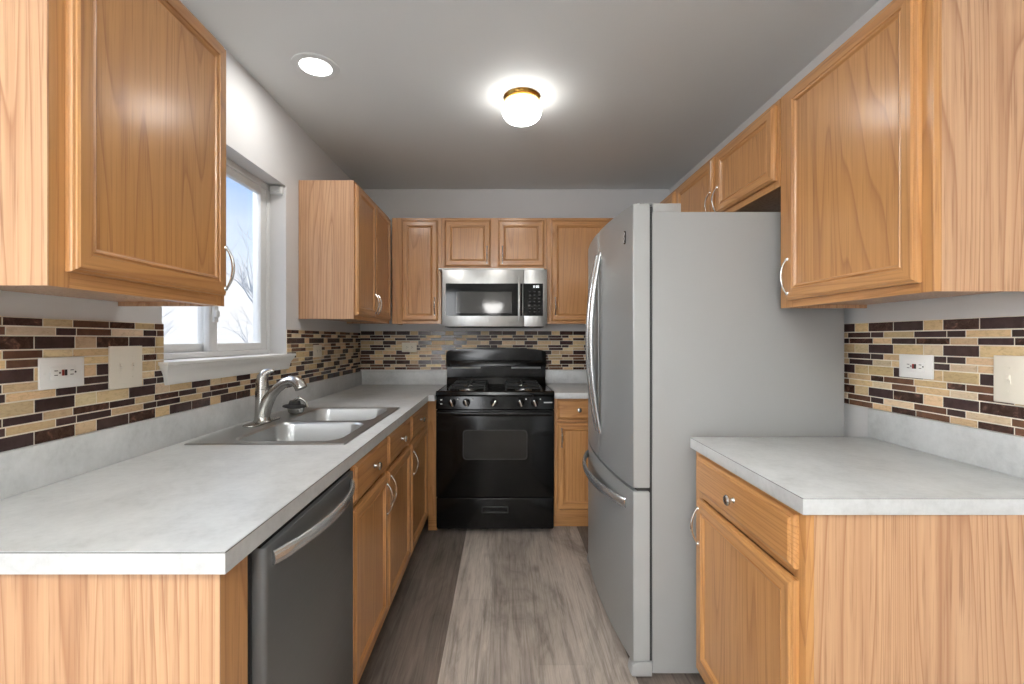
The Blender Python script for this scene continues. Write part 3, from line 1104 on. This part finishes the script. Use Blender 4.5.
# faucet
fc = thing('faucet', 'brushed nickel single lever faucet standing behind the near sink bowl', 'faucet', (-1.010, 1.93, zr))
bm = nb()
ox, oy = -1.010, 1.93
lathe(bm, [(0.0, 0.0), (0.036, 0.0), (0.036, 0.006), (0.031, 0.012), (0.029, 0.03), (0.027, 0.09), (0.027, 0.128), (0.0265, 0.140), (0.0, 0.140)], Matrix.Translation((ox, oy, zr)), 28)
wpart('body', bm, NICKEL, fc)
bm = nb()
pts = [(0.0, 0, 0.022), (0.008, -0.001, 0.060), (0.024, -0.004, 0.094), (0.045, -0.008, 0.122), (0.072, -0.014, 0.146), (0.102, -0.02, 0.168), (0.132, -0.026, 0.178), (0.155, -0.031, 0.175), (0.172, -0.035, 0.162), (0.180, -0.037, 0.146)]
rad = [0.029, 0.029, 0.0265, 0.0225, 0.020, 0.0195, 0.021, 0.0235, 0.0245, 0.025]
tube(bm, [(ox + a, oy + c_, zr + h_) for a, c_, h_ in pts], rad, 18)
sp = wpart('spout', bm, NICKEL, fc, 50)
bm = nb()
tube(bm, [(ox, oy, zr + 0.142), (ox, oy, zr + 0.150), (ox - 0.001, oy, zr + 0.172), (ox + 0.002, oy, zr + 0.192), (ox + 0.012, oy + 0.002, zr + 0.208), (ox + 0.03, oy + 0.004, zr + 0.216), (ox + 0.044, oy + 0.006, zr + 0.218)],
     [0.026, 0.0262, 0.0245, 0.022, 0.017, 0.011, 0.007], 18)
wpart('lever', bm, NICKEL, fc, 50)
bm = nb()
pl = rrect(ox, oy, 0.032, 0.115, 0.031)
prism(bm, pl, 2, zr, zr + 0.006, 0, 0.002)
wpart('deck_plate', bm, NICKEL, fc)

# strainer left beside the faucet
st = thing('sink_strainer', 'steel and black rubber sink strainer lying on the rim right of the faucet', 'strainer', (-0.972, 2.16, zr))
bm = nb()
Mx = Matrix.Translation((-0.972, 2.16, zr + 0.001)) @ Matrix.Rotation(0.0, 4, 'X')
lathe(bm, [(0, 0), (0.026, 0.0), (0.034, 0.008), (0.038, 0.026), (0.040, 0.028), (0.034, 0.03), (0.0, 0.03)], Mx, 24)
wpart('basket', bm, NICKEL, st)
bm = nb()
lathe(bm, [(0.0, 0.030), (0.050, 0.031), (0.053, 0.035), (0.048, 0.039), (0.028, 0.043), (0.022, 0.060), (0.0, 0.062)], Matrix.Translation((-0.980, 2.158, zr + 0.001)) @ Matrix.Rotation(0.06, 4, 'Y'), 24)
wpart('rubber_flange', bm, RUBBER, st)
bm = nb()
pts = [(-0.972 + 0.034 * math.cos(a) + 0.018, 2.15 + 0.01 * math.cos(a), zr + 0.03 + 0.042 * math.sin(a)) for a in [PI * q / 12 for q in range(13)]]
tube(bm, pts, 0.006, 10)
tube(bm, [(-0.956, 2.15, zr + 0.068), (-0.956, 2.15, zr + 0.084)], [0.005, 0.003], 8)
wpart('handle', bm, NICKEL, st)

# ------------------------------------------------------------------ dishwasher (left run, local like a cabinet)
yd = 0.880
dw = thing('dishwasher', 'dark stainless dishwasher with a curved bar handle under the left counter', 'dishwasher', (FX(yd), yd, 0), rl)
WD = 0.544
bm = nb(); box(bm, 0.004, WD - 0.004, 0.004, 0.58, 0.10, 0.864)
link('tub', bm, DKGREY, dw, smooth=0)
bm = nb()
prism(bm, [(0.006, 0.002), (0.006, -0.017), (0.0075, -0.021), (0.011, -0.0235), (0.016, -0.0245), (WD - 0.016, -0.0245), (WD - 0.011, -0.0235), (WD - 0.0075, -0.021), (WD - 0.006, -0.017), (WD - 0.006, 0.002)], 2, 0.115, 0.856, 0, 0.003)
dd = link('door', bm, DWSTEEL, dw)
bm = nb(); box(bm, 0.006, WD - 0.006, -0.014, 0.004, 0.8565, 0.8655, 0, 0.001)
link('control_strip', bm, BLACK, dw, smooth=0)
bm = nb()
pts, rad = [], []
for q in range(25):
    s = q / 24
    pts.append((0.032 + (WD - 0.066) * s, -0.026 - 0.048 * math.sin(PI * s) ** 0.8, 0.826 + 0.006 * math.sin(PI * s)))
    rad.append(0.0138 if 2 < q < 22 else 0.015)
tube(bm, pts, rad, 16, ell=(1.0, 0.5, (0, 0, 1)))
link('handle', bm, STEELH, dd, smooth=60)
bm = nb(); box(bm, 0.006, WD - 0.006, 0.05, 0.07, 0.0, 0.10)
link('toe_panel', bm, BLACKM, dw, smooth=0)

# ------------------------------------------------------------------ range
rg = thing('gas_range', 'black freestanding gas range against the far tile wall', 'stove', (-0.05, 2.96, 0))
RX0, RX1, RY = -0.4305, 0.3285, 2.956
bm = nb(); box(bm, RX0 + 0.004, RX1 - 0.004, RY + 0.032, 3.60, 0.03, 0.895)
wpart('body', bm, BLACK, rg, 0)
bm = nb()
prism(bm, [(RY - 0.008, 0.893), (RY - 0.014, 0.905), (RY - 0.010, 0.921), (RY + 0.002, 0.929), (RY + 0.018, 0.926), (RY + 0.035, 0.918), (3.545, 0.918), (3.545, 0.893)], 0, RX0 - 0.001, RX1 + 0.001, 0, 0.004)
wpart('cooktop', bm, BLACK, rg)
bm = nb()
prism(bm, [(RY - 0.006, 0.812), (RY + 0.004, 0.893), (RY + 0.034, 0.893), (RY + 0.034, 0.812)], 0, RX0, RX1, 0, 0.002)
cpn = wpart('control_panel', bm, BLACK, rg)
kx = [-0.327, -0.235, -0.057, 0.112, 0.204]
bm = nb(); box(bm, RX1 - 0.066, RX1 - 0.012, RY - 0.0030, RY + 0.001, 0.851, 0.858)
wpart('name_bar', bm, PRINT, rg, 0)
for za, dy in ((0.868, 0.0035), (0.842, 0.0045)):
    bm = nb(); box(bm, RX0 + 0.028, RX0 + 0.040, RY - dy, RY + 0.001, za, za + 0.006)
    wpart('printed_mark', bm, PRINT, rg, 0)
for x in kx[:2] + kx[3:]:
    bm = nb(); box(bm, x + 0.032, x + 0.040, RY - 0.0025, RY + 0.001, 0.872, 0.880)
    wpart('printed_mark', bm, PRINT, rg, 0)
for x in kx:
    bm = nb()
    Mk = Matrix.Translation((x, RY - 0.001, 0.855)) @ Matrix.Rotation(PI / 2 + 0.12, 4, 'X')
    lathe(bm, [(0.025, 0.0), (0.024, 0.006), (0.019, 0.010), (0.0175, 0.022), (0.0, 0.023)], Mk, 24)
    kn = wpart('knob', bm, BLACK, rg)
    bm = nb()
    box(bm, -0.0055, 0.0055, -0.022, 0.022, 0.01, 0.030, 0, 0.003, 2, Mk @ Matrix.Rotation(0.35 if x != kx[2] else -0.6, 4, 'Z'))
    bmesh.ops.translate(bm, verts=bm.verts[:], vec=-rg.location)
    link('grip', bm, CHROME, kn)
# oven door with window and bar handle
bm = nb(); box(bm, RX0, RX1, RY, RY + 0.030, 0.245, 0.806, 0, 0.006, 3)
od = wpart('oven_door', bm, BLACK, rg)


def rr_frame(bm, cx, cz, hx, hz, r, wd, y0, y1):
    a = rrect(cx, cz, hx, hz, r)
    c_ = rrect(cx, cz, hx - wd, hz - wd, r - wd * 0.5)
    A = [bm.verts.new((x, y0, z)) for x, z in a]; B = [bm.verts.new((x, y1, z)) for x, z in a]
    C = [bm.verts.new((x, y0, z)) for x, z in c_]; D = [bm.verts.new((x, y1, z)) for x, z in c_]
    n = len(a)
    for q in range(n):
        w2 = (q + 1) % n
        bm.faces.new((A[q], A[w2], B[w2], B[q])); bm.faces.new((C[q], C[w2], D[w2], D[q])); bm.faces.new((A[q], A[w2], C[w2], C[q]))


bm = nb(); prism(bm, rrect(-0.051, 0.583, 0.200, 0.088, 0.018), 1, RY - 0.0012, RY + 0.002)
bmesh.ops.translate(bm, verts=bm.verts[:], vec=-rg.location); link('oven_window', bm, OVENWIN, od, smooth=0)
bm = nb(); rr_frame(bm, -0.051, 0.583, 0.208, 0.096, 0.024, 0.007, RY - 0.004, RY + 0.002)
bmesh.ops.translate(bm, verts=bm.verts[:], vec=-rg.location); link('window_trim', bm, TRIMB, od)
bm = nb()
box(bm, RX0 + 0.012, RX1 - 0.012, RY - 0.046, RY - 0.020, 0.772, 0.800, 0, 0.010, 4)
for x in (RX0 + 0.03, RX1 - 0.06):
    box(bm, x, x + 0.03, RY - 0.022, RY + 0.002, 0.774, 0.798, 0, 0.004)
bmesh.ops.translate(bm, verts=bm.verts[:], vec=-rg.location); link('handle', bm, BLACK, od)
# storage drawer
bm = nb(); box(bm, RX0 + 0.002, RX1 - 0.002, RY + 0.002, RY + 0.030, 0.045, 0.238, 0, 0.005, 3)
dr = wpart('drawer', bm, BLACK, rg)
bm = nb(); rr_frame(bm, -0.051, 0.165, 0.086, 0.022, 0.008, 0.006, RY - 0.004, RY + 0.004)
box(bm, -0.13, 0.028, RY - 0.012, RY + 0.004, 0.147, 0.155, 0, 0.002)
bmesh.ops.translate(bm, verts=bm.verts[:], vec=-rg.location); link('drawer_pull', bm, TRIMB, dr)
for x in (RX0 + 0.07, RX1 - 0.07):
    bm = nb(); lathe(bm, [(0, 0), (0.02, 0), (0.02, 0.012), (0.01, 0.016), (0.01, 0.05), (0, 0.05)], Matrix.Translation((x, RY + 0.12, 0)), 14)
    wpart('foot', bm, BLACKM, rg)
    bm = nb(); lathe(bm, [(0, 0), (0.02, 0), (0.02, 0.012), (0.01, 0.016), (0.01, 0.05), (0, 0.05)], Matrix.Translation((x, 3.54, 0)), 14)
    wpart('foot', bm, NICKEL, rg)
# backguard: lower riser, slot ledge, arched upper panel
BX0, BX1 = RX0 - 0.006, RX1 + 0.002
bm = nb()
box(bm, BX0 + 0.004, BX1 - 0.004, 3.556, 3.605, 0.918, 1.052)
pts = [(BX0, 1.048), (BX1, 1.048), (BX1, 1.150), (BX1 - 0.006, 1.164)]
for q in range(13):
    s = q / 12
    pts.append((BX1 - 0.02 - (BX1 - BX0 - 0.04) * s, 1.174 + 0.022 * math.sin(PI * s) ** 0.7))
pts += [(BX0 + 0.006, 1.164), (BX0, 1.150)]
prism(bm, pts, 1, 3.525, 3.605, 0, 0.005, 3)
# sloping apron across the upper panel
prism(bm, [(3.525, 1.050), (3.515, 1.053), (3.518, 1.088), (3.526, 1.100)], 0, BX0 + 0.03, BX1 - 0.03, 0, 0.002)
prism(bm, [(3.556, 0.918), (3.530, 0.918), (3.545, 0.965), (3.556, 0.97)], 0, BX0 + 0.004, BX1 - 0.004, 0, 0.002)
bgd = wpart('backguard', bm, BLACK, rg)
bm = nb()
box(bm, BX0 + 0.04, -0.175, 3.535, 3.556, 1.036, 1.047); box(bm, 0.065, BX1 - 0.04, 3.535, 3.556, 1.036, 1.047)
bmesh.ops.translate(bm, verts=bm.verts[:], vec=-rg.location); link('slot_highlights', bm, PLGREY, bgd, smooth=0)  # slot strips in pale grey, painting in the highlights along the ledge
# burners and grates
for x in (-0.235, 0.135):
    for y in (3.11, 3.39):
        bm = nb()
        lathe(bm, [(0.062, 0.0), (0.058, 0.004), (0.040, 0.004), (0.038, 0.012), (0.0, 0.012)], Matrix.Translation((x, y, 0.918)), 28)
        bn = wpart('burner', bm, NICKEL, rg)
        bm = nb()
        lathe(bm, [(0.034, 0.012), (0.036, 0.017), (0.030, 0.022), (0, 0.023)], Matrix.Translation((x, y, 0.918)), 28)
        bmesh.ops.translate(bm, verts=bm.verts[:], vec=-rg.location); link('burner_cap', bm, BLACK, bn)
        bm = nb()
        g = 0.115
        for s in (-1, 1):
            box(bm, x - g, x + g, y + s * g - 0.005, y + s * g + 0.005, 0.938, 0.948, 0, 0.003, 1)
            box(bm, x + s * g - 0.005, x + s * g + 0.005, y - g, y + g, 0.938, 0.948, 0, 0.003, 1)
            box(bm, x + s * 0.075 - 0.045, x + s * 0.075 + 0.045, y - 0.005, y + 0.005, 0.940, 0.953, 0, 0.003, 1)
            box(bm, x - 0.005, x + 0.005, y + s * 0.075 - 0.045, y + s * 0.075 + 0.045, 0.940, 0.953, 0, 0.003, 1)
            for s2 in (-1, 1):
                box(bm, x + s * g - 0.005, x + s * g + 0.005, y + s2 * g - 0.005, y + s2 * g + 0.005, 0.918, 0.940)
        wpart('grate', bm, BLACKM, rg)

# ------------------------------------------------------------------ microwave
MX0, MX1, MY, MZ0, MZ1 = -0.428, 0.309, 3.23, 1.350, 1.750
mw = thing('microwave', 'stainless over-the-range microwave mounted above the black range', 'microwave', (-0.06, MY, MZ0))
bm = nb()
box(bm, MX0 + 0.004, MX1 - 0.004, MY + 0.022, 3.60, MZ0 + 0.006, MZ1)
box(bm, MX0 + 0.02, MX1 - 0.02, MY + 0.008, 3.55, MZ0 - 0.004, MZ0 + 0.006)
wpart('body', bm, DKGREY, mw, 0)
xs = 0.145
bm = nb(); box(bm, MX0, xs - 0.0008, MY, MY + 0.022, MZ0, MZ1, 0, 0.003)
md = wpart('door', bm, STEEL, mw)


def mpart(name, bm, mat, parent, smooth=0):
    bmesh.ops.translate(bm, verts=bm.verts[:], vec=-mw.location)
    return link(name, bm, mat, parent, smooth=smooth)


bm = nb(); box(bm, MX0 + 0.026, xs - 0.008, MY - 0.0015, MY + 0.002, 1.424, 1.652, 0, 0.0008, 1)
mg = mpart('door_glass', bm, BGLASS, md)
bm = nb(); box(bm, -0.330, 0.062, MY - 0.0024, MY - 0.001, 1.443, 1.594)
mpart('window', bm, MWIN, md)
bm = nb()
tube(bm, [(0.112, MY - 0.034, 1.385), (0.112, MY - 0.036, 1.40), (0.112, MY - 0.036, 1.68), (0.112, MY - 0.034, 1.695)], [0.008, 0.009, 0.009, 0.008], 14)
for z in (1.402, 1.678):
    tube(bm, [(0.112, MY - 0.034, z), (0.112, MY + 0.001, z)], [0.006, 0.007], 10)
mpart('handle', bm, STEEL, md, 50)
bm = nb(); box(bm, xs + 0.0008, MX1, MY, MY + 0.022, MZ0, MZ1, 0, 0.003)
mc = wpart('control_side', bm, STEEL, mw)
bm = nb(); box(bm, xs - 0.004, 0.281, MY - 0.0015, MY + 0.002, 1.424, 1.652, 0, 0.0008, 1)
mpart('control_glass', bm, BGLASS, mc)
bm = nb()


def seven(bm, ch, x, z, w_, h_, th, y):
    segs = {'1': 'bc', '2': 'abged', '0': 'abcdef', ':': ''}[ch]
    m_ = {'a': (x, x + w_, z + h_ - th, z + h_), 'd': (x, x + w_, z, z + th), 'g': (x, x + w_, z + h_ / 2 - th / 2, z + h_ / 2 + th / 2),
          'f': (x, x + th, z + h_ / 2, z + h_), 'b': (x + w_ - th, x + w_, z + h_ / 2, z + h_), 'e': (x, x + th, z, z + h_ / 2), 'c': (x + w_ - th, x + w_, z, z + h_ / 2)}
    for s in segs:
        a = m_[s]
        box(bm, a[0], a[1], y - 0.0006, y, a[2], a[3])


for ch, x in (('1', 0.206), ('2', 0.216), ('0', 0.231), ('0', 0.243)):
    bm = nb(); seven(bm, ch, x, 1.622, 0.009, 0.015, 0.0025, MY - 0.0016)
    mpart('clock_digit', bm, DIGIT, mc)
for r_ in range(7):
    for c_ in range(3):
        x = 0.182 + c_ * 0.033
        z = 1.592 - r_ * 0.0235
        bm = nb(); box(bm, x, x + (0.014 if (r_ + c_) % 2 else 0.010), MY - 0.0022, MY - 0.0014, z, z + 0.004)
        mpart('button_mark', bm, PRINTD, mc)
bm = nb(); box(bm, MX0 - 0.028, MX1 - 0.02, MY + 0.012, 3.33, MZ1 + 0.001, MZ1 + 0.011, 0, 0.002)
mpart('top_trim', bm, WHITE, mw)

# ------------------------------------------------------------------ refrigerator
fr_ = thing('refrigerator', 'tall stainless french door refrigerator with grey side on the right', 'refrigerator', (0.9, 2.165, 0))
FY0, FY1 = 1.712, 2.622
FM = (FY0 + FY1) / 2
bm = nb(); box(bm, 0.556, 1.272, FY0, FY1, 0.015, 1.735, 0, 0.004)
wpart('case', bm, FRIDGE_S, fr_)


def front(y):
    s = (y - FM) / (FY1 - FM)
    return 0.484 - 0.034 * (1 - s * s)


def contour(ya, yb, n=14, r=0.006):
    """plan of a bowed door: front points with rounded outer edges, back at 0.546"""
    pts = [(0.546, ya)]
    for q in range(5):
        a = PI / 2 * q / 4
        pts.append((front(ya) + r * (1 - math.sin(a)), ya + r * (1 - math.cos(a))))
    for q in range(1, n):
        y = ya + r + (yb - ya - 2 * r) * q / n
        pts.append((front(y), y))
    for q in range(4, -1, -1):
        a = PI / 2 * q / 4
        pts.append((front(yb) + r * (1 - math.sin(a)), yb - r * (1 - math.cos(a))))
    pts.append((0.546, yb))
    return pts


def side_mat(bm):
    bmesh.ops.recalc_face_normals(bm, faces=bm.faces[:])
    for f in bm.faces:
        if abs(f.normal.y) > 0.9:
            f.material_index = 1


fdoors = []
for ya, yb in ((FY0, FM - 0.002), (FM + 0.002, FY1)):
    bm = nb(); prism(bm, contour(ya, yb), 2, 0.706, 1.764, 0, 0.004, 2)
    side_mat(bm)
    fdoors.append(wpart('door', bm, [FRIDGE_F, FRIDGE_E], fr_))
bm = nb(); prism(bm, contour(FY0, FY1, 28), 2, 0.058, 0.694, 0, 0.007, 3)
side_mat(bm)
fz = wpart('freezer_drawer', bm, [FRIDGE_F, FRIDGE_E], fr_)
bm = nb()
box(bm, 0.546, 0.556, FY0 + 0.006, FY1 - 0.006, 0.06, 1.755)
wpart('gasket', bm, DKGREY, fr_, 0)
# bow handles of the two doors
for s, dpar in ((-1, fdoors[0]), (1, fdoors[1])):
    bm = nb()
    pts = []
    yh = FM + s * 0.034
    for q in range(25):
        u = q / 24
        pts.append((front(yh) + 0.002 - 0.046 * math.sin(PI * u) ** 0.85, yh, 0.825 + 0.835 * u))
    tube(bm, pts, [0.016 + 0.004 * math.sin(PI * q / 24) for q in range(25)], 16, ell=(0.6, 1.0, (1, 0, 0)))
    bmesh.ops.translate(bm, verts=bm.verts[:], vec=-fr_.location)
    link('handle', bm, STEELH, dpar, smooth=60)
bm = nb()
pts = []
for q in range(29):
    u = q / 28
    y = FY0 + 0.065 + (FY1 - FY0 - 0.13) * u
    pts.append((front(y) + 0.002 - 0.052 * math.sin(PI * u) ** 0.6, y, 0.628))
tube(bm, pts, 0.018, 16, ell=(1.15, 0.5, (0, 0, 1)))
bmesh.ops.translate(bm, verts=bm.verts[:], vec=-fr_.location)
link('handle', bm, STEELH, fz, smooth=60)
# hinge covers, feet, emblem
for s in (0, 1):
    yy = FY0 + 0.004 if s == 0 else FY1 - 0.084
    bm = nb()
    box(bm, 0.560, 0.665, yy, yy + 0.08, 1.7352, 1.768, 0, 0.003)
    box(bm, 0.500, 0.560, yy + 0.012, yy + 0.06, 1.7645, 1.772, 0, 0.002)
    box(bm, 0.512, 0.530, yy + 0.002, yy + 0.02, 1.7645, 1.771, 0, 0.003)
    wpart('hinge_cover', bm, PLGREY, fr_)
bm = nb()
box(bm, 0.500, 0.552, FY0 + 0.006, FY1 - 0.006, 0.694, 0.706)
wpart('divider_gasket', bm, DKGREY, fr_, 0)
for ya in (FY0, FY1 - 0.05):
    bm = nb()
    prism(bm, [(0.476, 0.012), (0.484, 0.004), (0.556, 0.004), (0.556, 0.056), (0.500, 0.056), (0.482, 0.044)], 1, ya - 0.002, ya + 0.05, 0, 0.005, 3)
    wpart('foot_cover', bm, PLGREY, fr_)
bm = nb(); box(bm, 0.56, 0.60, FY0 + 0.05, FY1 - 0.05, 0.0, 0.015); box(bm, 1.2, 1.25, FY0 + 0.05, FY1 - 0.05, 0.0, 0.015)
wpart('base_grille', bm, DKGREY, fr_, 0)
# dark emblem with a pale curling stroke, high on the near door
ye = FY0 + 0.075
bm = nb()
xe = front(ye) - 0.0012
prism(bm, rrect(ye, 1.655, 0.010, 0.026, 0.0095), 0, xe - 0.0016, xe + 0.004)
em = wpart('emblem', bm, BLACK, fr_, 0)
bm = nb()
pts = [(xe - 0.002, ye + 0.005 * math.sin(q * 0.9), 1.636 + 0.038 * q / 14) for q in range(15)]
tube(bm, pts, 0.0018, 6)
bmesh.ops.translate(bm, verts=bm.verts[:], vec=-fr_.location); link('emblem_stroke', bm, PRINT, em)

# ------------------------------------------------------------------ ceiling lamps
rl_ = thing('recessed_light', 'round recessed light set flush in the ceiling near the window', 'ceiling light', (-0.81, 1.99, ZC))
bm = nb(); lathe(bm, [(0.098, 0.0), (0.097, -0.003), (0.084, -0.006), (0.067, -0.004), (0.0655, -0.001)], Matrix.Translation((-0.81, 1.99, ZC)), 40)
wpart('trim_ring', bm, CEIL, rl_)
bm = nb(); lathe(bm, [(0.066, -0.003), (0.03, -0.0035), (0, -0.0036)], Matrix.Translation((-0.81, 1.99, ZC)), 40)
wpart('lens', bm, LENS, rl_)
gx, gy = 0.092, 2.24
gl_ = thing('flush_mount_light', 'round white globe ceiling light with a brass ring in the middle of the ceiling', 'ceiling light', (gx, gy, ZC))
bm = nb(); lathe(bm, [(0.0, 0.0), (0.086, 0.0), (0.090, -0.005), (0.085, -0.010), (0.081, -0.016), (0.085, -0.022), (0.086, -0.028), (0.079, -0.032), (0.074, -0.032)], Matrix.Translation((gx, gy, ZC)), 40)
wpart('brass_ring', bm, BRASS, gl_)
bm = nb(); lathe(bm, [(0.074, -0.030), (0.087, -0.038), (0.0955, -0.055), (0.0965, -0.072), (0.091, -0.092), (0.076, -0.109), (0.052, -0.121), (0.025, -0.127), (0, -0.128)], Matrix.Translation((gx, gy, ZC)), 40)
wpart('globe_shade', bm, GLOBE, gl_)

# bowl pendant of the dining area
px_, py_ = -0.16, -1.0
pd = thing('pendant_lamp', 'white glass bowl pendant lamp in the dining area, seen mirrored in the microwave door', 'pendant lamp', (px_, py_, ZC))
bm = nb()
lathe(bm, [(0.0, 1.675), (0.05, 1.677), (0.09, 1.69), (0.125, 1.72), (0.148, 1.765), (0.158, 1.815), (0.160, 1.83), (0.155, 1.83), (0.143, 1.767), (0.121, 1.725), (0.087, 1.697), (0.05, 1.684), (0.0, 1.682)], Matrix.Translation((px_, py_, 0)), 40)
wpart('glass_bowl', bm, BOWL, pd)
bm = nb()
for q in range(3):
    a = 2 * PI * q / 3 + 0.5
    tube(bm, [(px_ + 0.156 * math.cos(a), py_ + 0.156 * math.sin(a), 1.828), (px_ + 0.01 * math.cos(a), py_ + 0.01 * math.sin(a), 2.06)], 0.004, 8)
tube(bm, [(px_, py_, 2.05), (px_, py_, 2.42)], 0.008, 10)
wpart('stem', bm, NICKEL, pd)
bm = nb(); lathe(bm, [(0, -0.03), (0.02, -0.03), (0.055, -0.015), (0.062, 0.0), (0, 0)], Matrix.Translation((px_, py_, ZC)), 24)
wpart('ceiling_canopy', bm, NICKEL, pd)
